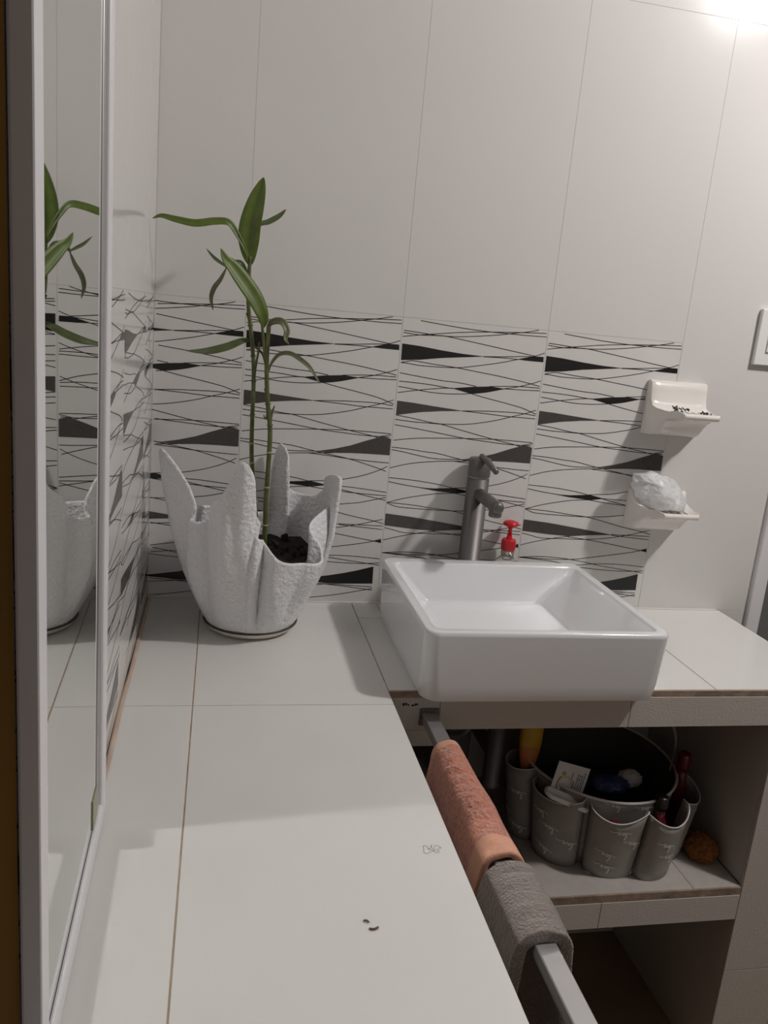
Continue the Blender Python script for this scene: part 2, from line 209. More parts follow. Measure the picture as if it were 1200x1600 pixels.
# ------------------------------------------------------------------ room shell
A0, TW, DH, ROW2 = 0.165, 0.30, 0.588, 1.196      # first tile joint, tile width, border height, next course joint
wb = struct('wall_back', bx(-0.12, 1.338, 0.0007, 0.12, -0.85, 1.75), 'wgrout')
wl = struct('wall_left', bx(-0.12, -0.0007, -1.058, 0.0016, -0.85, 1.75), 'wgrout')
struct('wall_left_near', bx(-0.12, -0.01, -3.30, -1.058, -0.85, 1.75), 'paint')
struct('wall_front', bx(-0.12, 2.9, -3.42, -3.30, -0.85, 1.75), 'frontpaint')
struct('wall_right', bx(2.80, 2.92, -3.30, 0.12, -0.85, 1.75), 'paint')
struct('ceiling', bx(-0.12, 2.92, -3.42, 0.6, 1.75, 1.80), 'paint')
struct('floor', bx(-0.12, 2.92, -3.42, 0.6, -0.90, -0.85), 'floor')
# brown wooden door on the near part of the left wall
d2 = struct('door_2', bx(-0.01, 0.001, -2.05, -1.059, -0.85, 1.25), 'wood')
for a, b in ((-0.8, 0.1), (0.2, 1.15)):
    struct('door_panel', bx(0.001, 0.004, -1.95, -1.2, a, b, bev=0.003), 'wood', d2)
# doorway right of the tiled wall
dr = struct('door_1', bx(1.405, 2.80, 0.05, 0.09, -0.85, 1.25), 'greydoor')
struct('door_panel', bx(1.48, 2.2, 0.042, 0.05, -0.3, 1.1, bev=0.003), 'greydoor', dr)
struct('trim_1', bx(1.338, 1.372, -0.012, 0.09, -0.85, 1.28, bev=0.002), 'whitealu')
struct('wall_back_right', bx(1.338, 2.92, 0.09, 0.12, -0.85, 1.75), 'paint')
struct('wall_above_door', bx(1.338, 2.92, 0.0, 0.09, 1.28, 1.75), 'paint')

# printed border tile: one mesh of tile body, two of printed ink, shared by every whole tile
G = 0.00035
def tilebox(w, h, t=0.0016, bev=0.0004, g=G): return bx(g, w - g, -t, 0, g, h - g, bev=bev)
def wedge_mesh(bm, poly, eps):
    c = crom_poly(poly)
    vs, es, fs, *_ = delaunay_2d_cdt([Vector(p) for p in c], [], [list(range(len(c)))], 1, 1e-6)
    V = [bm.verts.new((v.x, -eps, v.y)) for v in vs]
    for f in fs:
        try: bm.faces.new([V[i] for i in f])
        except ValueError: pass
def crom_poly(poly): return [tuple(p) for p in poly]
def prints(u0, u1):
    """ink of one tile between u0 and u1, in the tile's own frame (x along the wall, z up)"""
    k, g = bmesh.new(), bmesh.new()
    for ln in LINES:
        P = crom([(u, 0, z) for u, z in ln], 5)
        P = [p for p in P if u0 <= p.x <= u1]
        if len(P) > 1: ribbon(k, [Vector((p.x - u0, 0, p.z)) for p in P], 0.00135, Vector((0, -1, 0)), 0.0003)
    for c, poly in WEDGES:
        if max(u for u, z in poly) < u0 or min(u for u, z in poly) > u1: continue
        q = clip_poly(poly, u0, u1)
        if len(q) > 2: wedge_mesh(g if c else k, [(u - u0, z) for u, z in q], 0.00035)
    r = []
    for nm, b, m in (('printed_pattern', k, 'ink'), ('printed_wedge', g, 'greyink')):
        me = bpy.data.meshes.new(nm); b.to_mesh(me); b.free(); me.materials.append(M[m]); r.append(me)
    return r
def clip_poly(poly, u0, u1):
    for lim, sgn in ((u0, 1), (u1, -1)):
        out = []
        for i, p in enumerate(poly):
            a = poly[i - 1]; ia, ip = (a[0] - lim) * sgn >= 0, (p[0] - lim) * sgn >= 0
            if ia != ip:
                t = (lim - a[0]) / (p[0] - a[0]); out.append((lim, a[1] + t * (p[1] - a[1])))
            if ip: out.append(p)
        poly = out
        if not poly: break
    return poly
def mesh_of(bm, name, m):
    bmesh.ops.recalc_face_normals(bm, faces=bm.faces)
    me = bpy.data.meshes.new(name); bm.to_mesh(me); bm.free(); me.materials.append(M[m]); return me
cache = {}
def deco(wall, pos, rot, u0, u1):
    key = (round(u0, 4), round(u1, 4))
    if key not in cache: cache[key] = (mesh_of(tilebox(u1 - u0, DH), 'patterned_tile', 'tile'), prints(u0, u1))
    body, (pk, pg) = cache[key]
    t = bpy.data.objects.new('patterned_tile', body); C.objects.link(t); t.parent = wall
    t.location = pos; t.rotation_euler = (0, 0, rot)
    for me in (pk, pg):
        p = bpy.data.objects.new(me.name, me); C.objects.link(p); p.parent = t; p.location = (0, -0.0016, 0)
def plain(wall, pos, rot, w, h, name='plain_tile'):
    key = ('p', round(w, 4), round(h, 4))
    if key not in cache: cache[key] = mesh_of(tilebox(w, h, g=0.0002, bev=0.0002), name, 'tile')
    t = bpy.data.objects.new(name, cache[key]); C.objects.link(t); t.parent = wall
    t.location = pos; t.rotation_euler = (0, 0, rot)
Yb = 0.0016      # tile backs; faces at y = 0
deco(wb, (0, Yb, 0), 0, TW - A0, TW)
for k in range(3): deco(wb, (A0 + TW * k, Yb, 0), 0, 0, TW)
plain(wb, (A0 + 0.9, Yb, 0), 0, 1.338 - A0 - 0.9, ROW2)
plain(wb, (1.269, Yb, -0.85), 0, 1.338 - 1.269, 0.85)
for z0, h in ((DH, ROW2 - DH), (ROW2, 1.75 - ROW2)):
    plain(wb, (0, Yb, z0), 0, A0, h)
    for k in range(3): plain(wb, (A0 + TW * k, Yb, z0), 0, TW, h)
    if z0 > 1: plain(wb, (A0 + 0.9, Yb, z0), 0, 1.338 - A0 - 0.9, h)
# left wall: x = 0 faces, tiles run towards the camera
R90 = PI / 2
cols = [(0.0, 0.16, 0.0, 0.16), (0.16, 0.46, 0.0, 0.30), (0.46, 0.76, 0.0, 0.30), (0.76, 1.058, 0.0, 0.30)]
for s0, s1, u0, u1 in cols:     # a tile turned by +90 degrees faces +x; its origin is its near end
    deco(wl, (-Yb, -s1, 0), R90, TW - (s1 - s0) if s0 == 0 else 0, TW)
    for z0, h in ((DH, ROW2 - DH), (ROW2, 1.75 - ROW2)): plain(wl, (-Yb, -s1, z0), R90, s1 - s0, h)

# ------------------------------------------------------------------ worktop
wt = thing('worktop', 'white tiled L-shaped worktop carrying the square basin and the planter', 'worktop', (0, 0, -0.012))
YF = -0.407; XE = 0.4114; XR = 1.268; YN = -1.32; TT = 0.009
bm = bx(0.002, XE - 0.010, YN, -0.001, -0.07, -TT - 0.0005); box(bm, XE - 0.010, XR, YF + 0.010, -0.001, -0.07, -TT - 0.0005)
obj('slab', bm, 'cement', wt)
bm = bx(0.001, XE - 0.001, YN, -0.0005, -TT - 0.0004, -0.0012); box(bm, XE - 0.001, XR - .001, YF + 0.002, -0.0005, -TT - 0.0004, -0.0012)
obj('grout', bm, 'grout', wt)
def ctile(x0, x1, y0, y1, z=0.0, name='tile', m='ctile', par=None, g=0.0009):
    return obj(name, bx(x0 + g, x1 - g, y0 + g, y1 - g, z - TT, z, bev=0.0006), m, par or wt)
Y1 = -0.4522; X1 = 0.1041
for x0, x1 in ((0.0025, X1), (X1, XE)):
    ctile(x0, x1, Y1, -0.001); ctile(x0, x1, Y1 - 0.60, Y1); ctile(x0, x1, YN, Y1 - 0.60)
XS = 0.465
ctile(XE, XS, -0.085, -0.001); ctile(XE, XS, YF + 0.003, -0.085)
ctile(XS, 0.703, YF + 0.003, -0.001); ctile(0.703, 1.003, YF + 0.003, -0.001); ctile(1.003, XR, YF + 0.003, -0.001)
# raw tile edge strip and fascia tiles under it
obj('tile_edge', bx(XE, XR - 0.001, YF + 0.0004, YF + 0.0036, -0.0124, -0.0016), 'tedge', wt)
for x0, x1 in ((0.395, 0.50), (0.50, 0.843), (0.843, 1.143), (1.143, XR)):
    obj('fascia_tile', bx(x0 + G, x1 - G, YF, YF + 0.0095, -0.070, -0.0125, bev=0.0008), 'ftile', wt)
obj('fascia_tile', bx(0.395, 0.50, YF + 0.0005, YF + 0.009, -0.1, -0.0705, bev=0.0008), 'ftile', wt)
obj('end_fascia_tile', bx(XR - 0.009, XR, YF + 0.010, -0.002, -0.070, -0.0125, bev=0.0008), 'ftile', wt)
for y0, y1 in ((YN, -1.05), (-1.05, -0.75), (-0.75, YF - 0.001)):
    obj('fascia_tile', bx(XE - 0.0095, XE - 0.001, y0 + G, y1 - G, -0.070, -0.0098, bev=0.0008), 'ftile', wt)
bm = bmesh.new()
for i, (dx, dz, w_, h_) in enumerate(((0, 0, .003, .005), (.004, .001, .003, .004), (.0085, 0, .002, .003), (.015, -.001, .004, .003), (.020, 0, .003, .004), (.0235, .001, .002, .003))):
    box(bm, 0.4365 + dx, 0.4365 + dx + w_, YF - 0.0005, YF + 0.001, -0.026 + dz, -0.026 + dz + h_)
obj('stamped_marks', bm, 'ink', wt)
# pencil scribble and sealant stain on the worktop, brown grout line along the left wall
bm = bmesh.new(); pts = []
for i in range(70):
    t = i / 69; a = t * 16
    pts.append(Vector((0.373 + 0.020 * t + 0.0045 * math.cos(a) + 0.002 * math.cos(2.3 * a), -0.805 + (0.007 - 0.003 * t) * math.sin(a) + 0.002 * math.sin(2.7 * a), 0.0)))
ribbon(bm, pts, 0.0007, Vector((0, 0, 1)), 0.0004); obj('pencil_scribble', bm, 'pencil', wt)
bm = bmesh.new()
tube(bm, crom([(0.0035, -0.74, 0.001), (0.0045, -0.6, 0.001), (0.003, -0.45, 0.0015), (0.0045, -0.3, 0.001), (0.0035, -0.15, 0.001), (0.004, -0.004, 0.001)], 5), 0.0034, 8)
obj('corner_sealant', bm, 'sealant', wt)
bm = bmesh.new(); tube(bm, [(0.004, -0.002, 0.0005), (1.26, -0.002, 0.0005)], 0.0028, 8); obj('corner_sealant', bm, 'wgrout', wt)

# ------------------------------------------------------------------ masonry shelf unit under the worktop
su = thing('shelf_unit', 'tiled masonry shelf unit under the basin with open cubbies', 'shelf unit', (0.7, -0.2, -0.85))
SZ = -0.41; XP = 1.141
bm = bx(XP + 0.010, XR, YF + 0.010, -0.001, -0.85, -0.0705); obj('pillar', bm, 'cement', su)
for z0, z1 in ((-0.85, -0.602), (-0.602, -0.0705)):
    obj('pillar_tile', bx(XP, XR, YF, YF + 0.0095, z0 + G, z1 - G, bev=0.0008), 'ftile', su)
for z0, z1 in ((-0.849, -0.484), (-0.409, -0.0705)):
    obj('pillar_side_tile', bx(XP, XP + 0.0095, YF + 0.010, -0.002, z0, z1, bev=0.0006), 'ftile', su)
obj('shelf', bx(0.005, XP + 0.009, YF + 0.010, -0.002, -0.482, SZ - TT), 'cement', su)
for x0, x1 in ((0.01, 0.44), (0.44, 0.74), (0.74, 1.04), (1.04, XP - 0.0005)):
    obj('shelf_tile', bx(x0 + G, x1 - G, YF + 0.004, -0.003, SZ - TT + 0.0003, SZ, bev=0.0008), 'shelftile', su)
obj('tile_edge', bx(0.42, XP - 0.001, YF + 0.0006, YF + 0.0042, SZ - 0.0170, SZ - 0.0015), 'tedge', su)
for x0, x1 in ((0.42, 0.853), (0.853, XP - 0.0005)):
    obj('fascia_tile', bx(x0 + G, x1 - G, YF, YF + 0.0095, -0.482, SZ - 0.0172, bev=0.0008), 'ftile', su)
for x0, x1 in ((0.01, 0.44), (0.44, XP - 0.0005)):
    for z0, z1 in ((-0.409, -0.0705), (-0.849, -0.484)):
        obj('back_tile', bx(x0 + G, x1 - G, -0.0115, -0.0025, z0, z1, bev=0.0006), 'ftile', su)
obj('end_pillar', bx(0.005, XE - 0.02, YN, YN + 0.1, -0.85, -0.0705), 'cement', su)

# ------------------------------------------------------------------ mirror
mr = thing('wall_mirror', 'tall mirror in a white aluminium frame on the left wall', 'mirror', (0.0, -0.9, 0.0))
MX, MF, MN, MB, MT = 0.0130, -0.757, -1.031, 0.027, 1.6
def toe(bm):            # the mirror hangs a degree off the wall: its near side stands out a little further
    for v in bm.verts: v.co.x -= (v.co.y + 0.9) * 0.015 * min(1, max(0, v.co.x / 0.006))
    return bm
obj('glass', toe(bx(0.007, MX, MN, MF, MB, MT)), 'mirror', mr)
obj('inner_lip', toe(bx(0.007, MX + 0.001, MF + 0.0003, MF + 0.020, MB, MT, bev=0.0006)), 'alu', mr)
obj('stile', toe(bx(0.001, 0.018, MF + 0.0225, MF + 0.050, 0.003, MT + 0.03, bev=0.004, seg=3)), 'whitealu', mr)
obj('stile', toe(bx(0.001, 0.0140, MN - 0.0265, MN - 0.0005, 0.003, MT + 0.03, bev=0.0015, seg=2)), 'whitealu', mr)
obj('bottom_rail', toe(bx(0.001, 0.018, MN, MF + 0.022, 0.003, MB - 0.0015, bev=0.003, seg=3)), 'whitealu', mr)
obj('top_rail', toe(bx(0.001, 0.018, MN, MF + 0.022, MT + 0.0015, MT + 0.03, bev=0.003, seg=3)), 'whitealu', mr)
bm = bx(0.003, MX - 0.002, MF + 0.0200, MF + 0.0226, MB, MT); box(bm, 0.007, MX + 0.0003, MN, MF, MB - 0.0014, MB)
obj('seal', toe(bm), 'dark', mr)  # black strips stand in for the shaded gaps along the glass
obj('corner_clip', toe(bx(MX, MX + 0.0015, MF - 0.030, MF, MB, MB + 0.034, bev=0.0005)), 'clip', mr)

# ------------------------------------------------------------------ basin
bs = thing('basin', 'square white porcelain vessel basin on the tiled worktop', 'basin', (0.65, -0.26, 0.001))
def rrect(x0, x1, y0, y1, r, n=6):
    out = []
    for cx, cy, a in ((x1 - r, y1 - r, 0), (x0 + r, y1 - r, 90), (x0 + r, y0 + r, 180), (x1 - r, y0 + r, 270)):
        for k in range(n + 1):
            t = math.radians(a + 90 * k / n); out.append((cx + r * math.cos(t), cy + r * math.sin(t)))
    return out
bx0, bx1, by0, by1, bh = 0.450, 0.868, -0.458, -0.066, 0.1225
rings = [(0.010, 0.010, 0.001, 0.03), (0.006, 0.006, 0.004, 0.03), (0.003, 0.003, 0.03, 0.028), (0.0005, 0.0005, bh - 0.008, 0.022), (0.0015, 0.0015, bh - 0.002, 0.022), (0.005, 0.005, bh, 0.020),
         (0.0160, 0.0160, bh, 0.016), (0.0190, 0.0190, bh - 0.0015, 0.014), (0.0215, 0.0205, bh - 0.006, 0.013), (0.078, 0.040, 0.056, 0.013), (0.080, 0.0415, 0.0525, 0.013), (0.083, 0.0445, 0.0505, 0.013), (0.087, 0.0485, 0.0495, 0.012), (0.12, 0.085, 0.047, 0.02)]
bm = bmesh.new(); prev = None
for ins, iny, z, r in rings:
    bk = 0.012 if iny > 0.012 else 0     # the rim is deeper at the back
    loop = [bm.verts.new((x, y, z)) for x, y in rrect(bx0 + ins, bx1 - ins - (0.012 if ins > .05 else 0), by0 + iny, by1 - iny - bk, r)]
    if prev:
        for k in range(len(loop)): bm.faces.new((prev[k], prev[(k + 1) % len(loop)], loop[(k + 1) % len(loop)], loop[k]))
    else: bm.faces.new(loop[::-1])
    prev = loop
bm.faces.new(prev)
o = obj('bowl', bm, 'porcelain', bs, smooth=True)
m = o.modifiers.new('w', 'WEIGHTED_NORMAL'); m.keep_sharp = True
bm = bmesh.new(); lathe(bm, [(0, 0.0035), (0.018, 0.0035), (0.022, 0.001), (0.0225, 0)], (0.655, -0.305, 0.0472), 24); obj('drain', bm, 'steel', bs, True)
bm = bmesh.new()
for k in range(5): box(bm, 0.632 + k * 0.0035, 0.6345 + k * 0.0035, by1 - 0.0338 + 0.0005, by1 - 0.0333, bh - 0.0145, bh - 0.0115)
lg = obj('maker_mark', bm, 'cardgrey', bs)

# ------------------------------------------------------------------ faucet
FX, FY = 0.644, -0.034
fc = thing('faucet', 'tall brushed steel pillar faucet behind the basin', 'faucet', (FX, FY, 0.0))
bm = bmesh.new(); lathe(bm, [(0, 0.0005), (0.027, 0.0005), (0.027, 0.004), (0.0225, 0.006), (0.0222, 0.286), (0.0, 0.286)], (FX, FY, 0), 36); obj('pillar', bm, 'steel', fc, True).data.polygons.foreach_set('use_smooth', [True] * (36 * 5))
bm = bmesh.new(); lathe(bm, [(0, 0.2865), (0.0195, 0.2865), (0.0195, 0.2895), (0, 0.2895)], (FX, FY, 0), 36); obj('collar', bm, 'alu', fc)
bm = bmesh.new(); lathe(bm, [(0, 0.29), (0.0225, 0.29), (0.0228, 0.292), (0.0228, 0.324), (0.021, 0.3265), (0, 0.3275)], (FX, FY, 0), 36); obj('cap', bm, 'steel', fc, True)
bm = bmesh.new(); tube(bm, [(FX, FY, 0.256), (FX, -0.166, 0.256)], 0.0125, 20)
lathe(bm, [(0, 0.0), (0.011, 0.0), (0.0125, 0.002), (0.0125, 0.020), (0, 0.020)], (FX, -0.157, 0.236), 20)
tube(bm, [(FX, -0.166, 0.256), (FX, -0.172, 0.256), (FX, -0.1755, 0.256)], [0.0125, 0.011, 0.006], 20)
obj('spout', bm, 'steel', fc, True)
bm = bmesh.new(); tube(bm, [(FX + .001, -0.036, 0.331), (FX + .002, -0.07, 0.3275), (FX + 0.006, -0.118, 0.315)], [0.0055, 0.0060, 0.0056], 14)
obj('lever', bm, 'steel', fc, True)

# ------------------------------------------------------------------ pump bottle
px_, py_ = 0.727, -0.032
pb = thing('soap_pump_bottle', 'clear soap bottle with a red pump behind the basin', 'bottle', (px_, py_, 0))
bm = bmesh.new(); lathe(bm, [(0, 0.0005), (0.026, 0.0005), (0.0285, 0.004), (0.0285, 0.095), (0.024, 0.112), (0.0135, 0.122), (0.0135, 0.136), (0, 0.136)], (px_, py_, 0), 28); obj('bottle_body', bm, 'clear', pb, True)
bm = bmesh.new(); lathe(bm, [(0, 0.0015), (0.025, 0.0015), (0.0268, 0.006), (0.0268, 0.062), (0, 0.062)], (px_, py_, 0), 28); obj('liquid_soap', bm, 'soap', pb, True)
bm = bmesh.new(); lathe(bm, [(0, 0.137), (0.0143, 0.137), (0.0145, 0.138), (0.0145, 0.1575), (0.0135, 0.1595), (0.0062, 0.160), (0.0055, 0.168), (0, 0.168)], (px_, py_, 0), 28)
for k in range(28):
    a = k * 2 * PI / 28; tube(bm, [(px_ + 0.0145 * math.cos(a), py_ + 0.0145 * math.sin(a), 0.139), (px_ + 0.0145 * math.cos(a), py_ + 0.0145 * math.sin(a), 0.155)], 0.0008, 5)
obj('pump_collar', bm, 'red', pb)
bm = bmesh.new(); lathe(bm, [(0, 0.168), (0.0042, 0.168), (0.0042, 0.182), (0.007, 0.186), (0.016, 0.190), (0.0172, 0.193), (0.014, 0.197), (0.007, 0.1995), (0, 0.2)], (px_, py_, 0), 28)
tube(bm, [(px_, py_, 0.190), (px_ - .002, py_ + 0.018, 0.190), (px_ - .003, py_ + 0.024, 0.187)], [0.005, 0.0038, 0.003], 10)
obj('pump_head', bm, 'red', pb, True)

# ------------------------------------------------------------------ wall soap dishes
def soap_dish(name_label, dx, dz, back=1.0):
    s = thing('soap_dish', name_label, 'soap dish', (1.065 + dx, 0, 0.44 + dz), 'ceramic dishes on the back wall')
    prof = [(0, .507), (-.010, .509), (-.017, .505), (-.020, .490), (-.023, .468), (-.032, .4535), (-.050, .4495), (-.090, .4475), (-.104, .450), (-.1115, .4525),
            (-.117, .4500), (-.1185, .4460), (-.116, .4415), (-.105, .4390), (-.080, .4360), (-.062, .4270), (-.048, .4150), (-.036, .4010), (-.026, .3965), (0, .3955)]
    prof = [(y, .4535 + (z - .4535) * back if z > .4535 else z) for y, z in prof]
    bm = bmesh.new(); nX = 14; rows = []
    for i in range(nX + 1):
        t = i / nX; row = []
        edge = max(0.0, 1 - min(t, 1 - t) / 0.09)          # raised, rounded side lips
        for y, z in prof:
            f = -y / 0.118
            xl, xr = 1.000 + 0.020 * f ** 1.5, 1.131 - 0.020 * f ** 1.5
            under = max(0.0, (0.44 - z) / 0.045) if y < -0.001 else 0
            xl += 0.010 * under; xr -= 0.012 * under
            yy = y * (1 - 0.13 * edge ** 2)
            zz = z + (0.0045 * math.sin(min(1, edge) * PI * .5) if (z > .444 and y < -.022 and z < .47) else 0)
            row.append(bm.verts.new((xl + (xr - xl) * t + dx, yy, zz + dz)))
        rows.append(row)
    for a, b in zip(rows, rows[1:]):
        for k in range(len(prof) - 1): bm.faces.new((a[k], a[k + 1], b[k + 1], b[k]))
        bm.faces.new((a[-1], a[0], b[0], b[-1]))
    bm.faces.new(rows[0]); bm.faces.new(rows[-1][::-1])
    o = obj('dish_body', bm, 'cream', s, True)
    m = o.modifiers.new('b', 'BEVEL'); m.width = 0.004; m.segments = 3; m.limit_method = 'ANGLE'; m.angle_limit = 1.0
    bm = bmesh.new()
    for k in range(5): tube(bm, [(1.035 + k * 0.015 + dx, -0.052, 0.4502 + dz), (1.035 + k * 0.015 + dx, -0.092, 0.4487 + dz)], 0.0016, 6)
    obj('drain_rib', bm, 'cream', s, True)
    return s
soap_dish('upper white ceramic soap dish on the wall, holding black hair clips', 0, 0)
soap_dish('lower white ceramic soap dish on the wall, under a crumpled plastic bag', -0.006, -0.205, 0.5)
rnd = random.Random(7)
def clips(c, n, lab, sx):
    for i in range(n):
        bm = bmesh.new(); a = rnd.uniform(0, PI); L_ = rnd.uniform(.006, .012); p = Vector((c[0] + rnd.uniform(-sx, sx), c[1] + rnd.uniform(-.012, .012), c[2] + rnd.uniform(0, .006)))
        d = Vector((math.cos(a), math.sin(a) * .6, rnd.uniform(.0, .7))) * L_
        s = Vector((0, 0.0012, 0.001))
        tube(bm, [p, p + d, p + d + s, p + s * 1.5], 0.0009, 5)
        tag(obj('hair_clip', bm, 'black', None, True), lab, 'hair clip', 'hair clips on the upper soap dish')
clips((1.045, -0.066, 0.4515), 13, 'small black hair clip heaped in the middle of the upper soap dish', 0.015)
clips((1.086, -0.088, 0.4505), 5, 'small black hair clip at the right of the upper soap dish', 0.011)
# crumpled film bag on the lower dish
bm = bmesh.new(); bmesh.ops.create_icosphere(bm, subdivisions=5, radius=1)
for v in bm.verts:
    d = v.co.normalized(); n = 1 + 0.16 * noise.noise(d * 2.1 + Vector((3, 1, 0))) + 0.07 * noise.turbulence(d * 4.0, 3, False)
    lean = 0.010 * d.z
    v.co = Vector((1.030 + d.x * 0.058 * n - 0.014 * d.z, -0.064 + d.y * 0.042 * n, 0.280 + max(-0.031, d.z * 0.042 * n - 0.012 * d.x)))
tag(obj('plastic_bag', bm, 'film', None, True), 'crumpled translucent plastic bag on the lower soap dish', 'plastic bag')

# light switch
sw = thing('light_switch', 'white light switch plate at the right edge of the wall', 'light switch', (1.27, 0, 0.61))
obj('plate', bx(1.229, 1.315, -0.011, -0.0005, 0.557, 0.673, bev=0.0025, seg=3), 'plastic', sw)
obj('rocker', bx(1.252, 1.292, -0.0145, -0.011, 0.585, 0.645, bev=0.0012, seg=2), 'plastic', sw)

# ------------------------------------------------------------------ planter
sa = thing('saucer', 'pale round saucer with a dark rim under the draped cloth planter', 'saucer', (0.198, -0.133, 0))
SC = (0.198, -0.133, 0)
bm = bmesh.new(); lathe(bm, [(0, 0.0005), (0.060, 0.0005), (0.074, 0.003), (0.083, 0.009), (0.0865, 0.0150), (0.0870, 0.0158), (0.0850, 0.0150), (0.078, 0.0075), (0, 0.0065)], SC, 48); obj('dish', bm, 'saucer', sa, True)
bm = bmesh.new(); tube(bm, [(SC[0] + 0.0860 * math.cos(k * PI / 24), SC[1] + 0.0860 * math.sin(k * PI / 24), 0.0162) for k in range(48)], 0.0015, 8, closed=True); obj('rim', bm, 'saucerdark', sa, True)
pl = thing('planter', 'white cement-stiffened cloth planter shaped like draped fabric, with lucky bamboo', 'planter', (0.198, -0.133, 0.015))
rim = crom(RIM, 5, closed=True); NR = len(rim); NT = 34
# arc-length parameter gives each rim point its angle at the foot
cum = [0.0]
for i in range(NR): 
    d = rim[(i + 1) % NR] - rim[i]; cum.append(cum[-1] + 0.35 * d.length + 0.65 * abs(math.atan2((rim[(i + 1) % NR].xy - Vector(SC[:2])).cross(rim[i].xy - Vector(SC[:2])), (rim[(i + 1) % NR].xy - Vector(SC[:2])).dot(rim[i].xy - Vector(SC[:2])))) * 0.14)
ang0 = math.atan2(rim[0].y - SC[1], rim[0].x - SC[0])
CREASES = [(math.radians(-86), 0.034, 0.070, 0.08), (math.radians(-100), -0.007, 0.08, 0.3), (math.radians(-132), 0.010, 0.10, 0.3), (math.radians(-60), 0.007, 0.09, 0.15), (math.radians(-112), -0.006, 0.12, 0.2), (math.radians(-160), 0.008, 0.1, 0.3)]
bm = bmesh.new(); grid = []
for i in range(NR):
    R_ = rim[i]; tr = math.atan2(R_.y - SC[1], R_.x - SC[0])
    th = ang0 - 2 * PI * cum[i] / cum[-1]
    dd = (tr - th + PI) % (2 * PI) - PI
    th2 = th + 0.75 * dd
    foot = Vector((SC[0] + 0.073 * math.cos(th2), SC[1] + 0.073 * math.sin(th2), 0.0125))
    rr = math.hypot(R_.x - SC[0], R_.y - SC[1])
    col = []
    for j in range(NT + 1):
        t = j / NT
        hz = foot.z + (R_.z - foot.z) * t
        # generic body radius at this height, the rim's own folds fade in upwards
        body = 0.073 + 0.063 * min(1, (hz - 0.0125) / 0.178) ** 0.80
        s = t ** 1.3
        r = body * (1 - s) + rr * s
        a = th2 + dd * 0.25 * t
        r += 0.006 * math.sin(a * 9 + 1.0) * math.sin(PI * min(1, t * 1.2)) * min(1, t * 2)
        for ca, dep, wid, t0 in CREASES:
            da = (a - ca + PI) % (2 * PI) - PI
            r -= dep * math.exp(-(da / wid) ** 2) * min(1, max(0, (t - t0) / 0.25))
        n = noise.noise(Vector((math.cos(a) * 3, math.sin(a) * 3, hz * 9)))
        r += 0.004 * n * math.sin(PI * t)
        y = SC[1] + r * math.sin(a)
        col.append(bm.verts.new((SC[0] + r * math.cos(a), min(y, -0.012), hz)))
    grid.append(col)
for i in range(NR):
    a, b = grid[i], grid[(i + 1) % NR]
    for j in range(NT): bm.faces.new((a[j], b[j], b[j + 1], a[j + 1]))
bm.faces.new([c[0] for c in grid])
o = obj('cloth_pot', bm, 'cloth', pl, True)
m = o.modifiers.new('t', 'SOLIDIFY'); m.thickness = 0.0055; m.offset = -1
m = o.modifiers.new('s', 'SUBSURF'); m.levels = 1; m.render_levels = 1
bm = bmesh.new(); g = []
for i in range(13):
    row = []
    for k in range(40):
        a = k * PI / 20; r = 0.112 * (i / 12 + 0.001)
        z = 0.150 + 0.010 * noise.noise(Vector((r * 60 * math.cos(a), r * 60 * math.sin(a), 0))) + 0.006 * noise.noise(Vector((r * 190 * math.cos(a), r * 190 * math.sin(a), 4)))
        row.append(bm.verts.new((SC[0] + r * math.cos(a), SC[1] + r * math.sin(a), z)))
    g.append(row)
for a, b in zip(g, g[1:]):
    for k in range(40): bm.faces.new((a[k], a[(k + 1) % 40], b[(k + 1) % 40], b[k]))
obj('soil', bm, 'soil', pl, True)
for i in range(34):
    bm = bmesh.new(); a = rnd.uniform(0, 2 * PI); r = rnd.uniform(0.02, 0.095); bmesh.ops.create_icosphere(bm, subdivisions=2, radius=rnd.uniform(.0035, .008))
    for v in bm.verts: v.co = v.co * (1 + 0.3 * noise.noise(v.co * 200)) + Vector((SC[0] + r * math.cos(a), SC[1] + r * math.sin(a), 0.158))
    obj('soil_clod', bm, 'soil', pl, True)
stem_objs = []
for i, (pts, r0, r1) in enumerate(STEMS):
    P = crom(pts, 5); n = len(P); bm = bmesh.new()
    tube(bm, P, [r0 + (r1 - r0) * k / (n - 1) for k in range(n)], 10)
    if i < 3:
        s = obj('stem', bm, 'stem', pl, True); stem_objs.append(s)
        if i < 2:
            for k in range(6, n - 14, 5):
                b2 = bmesh.new(); d = (P[k + 1] - P[k]).normalized() * 0.0016
                tube(b2, [P[k] - d, P[k] - d * .4, P[k] + d * .4, P[k] + d], [r0 * .95, r0 * 1.22, r0 * 1.22, r0 * .95], 10)
                obj('stem_node', b2, 'node' if k < 20 else 'stem', s, True)
    else: obj('sheath', bm, 'stem', stem_objs[0] if i in (3, 7) else stem_objs[1], True)
VIEW = Vector((-0.1, -1.45, 0.35)).normalized()
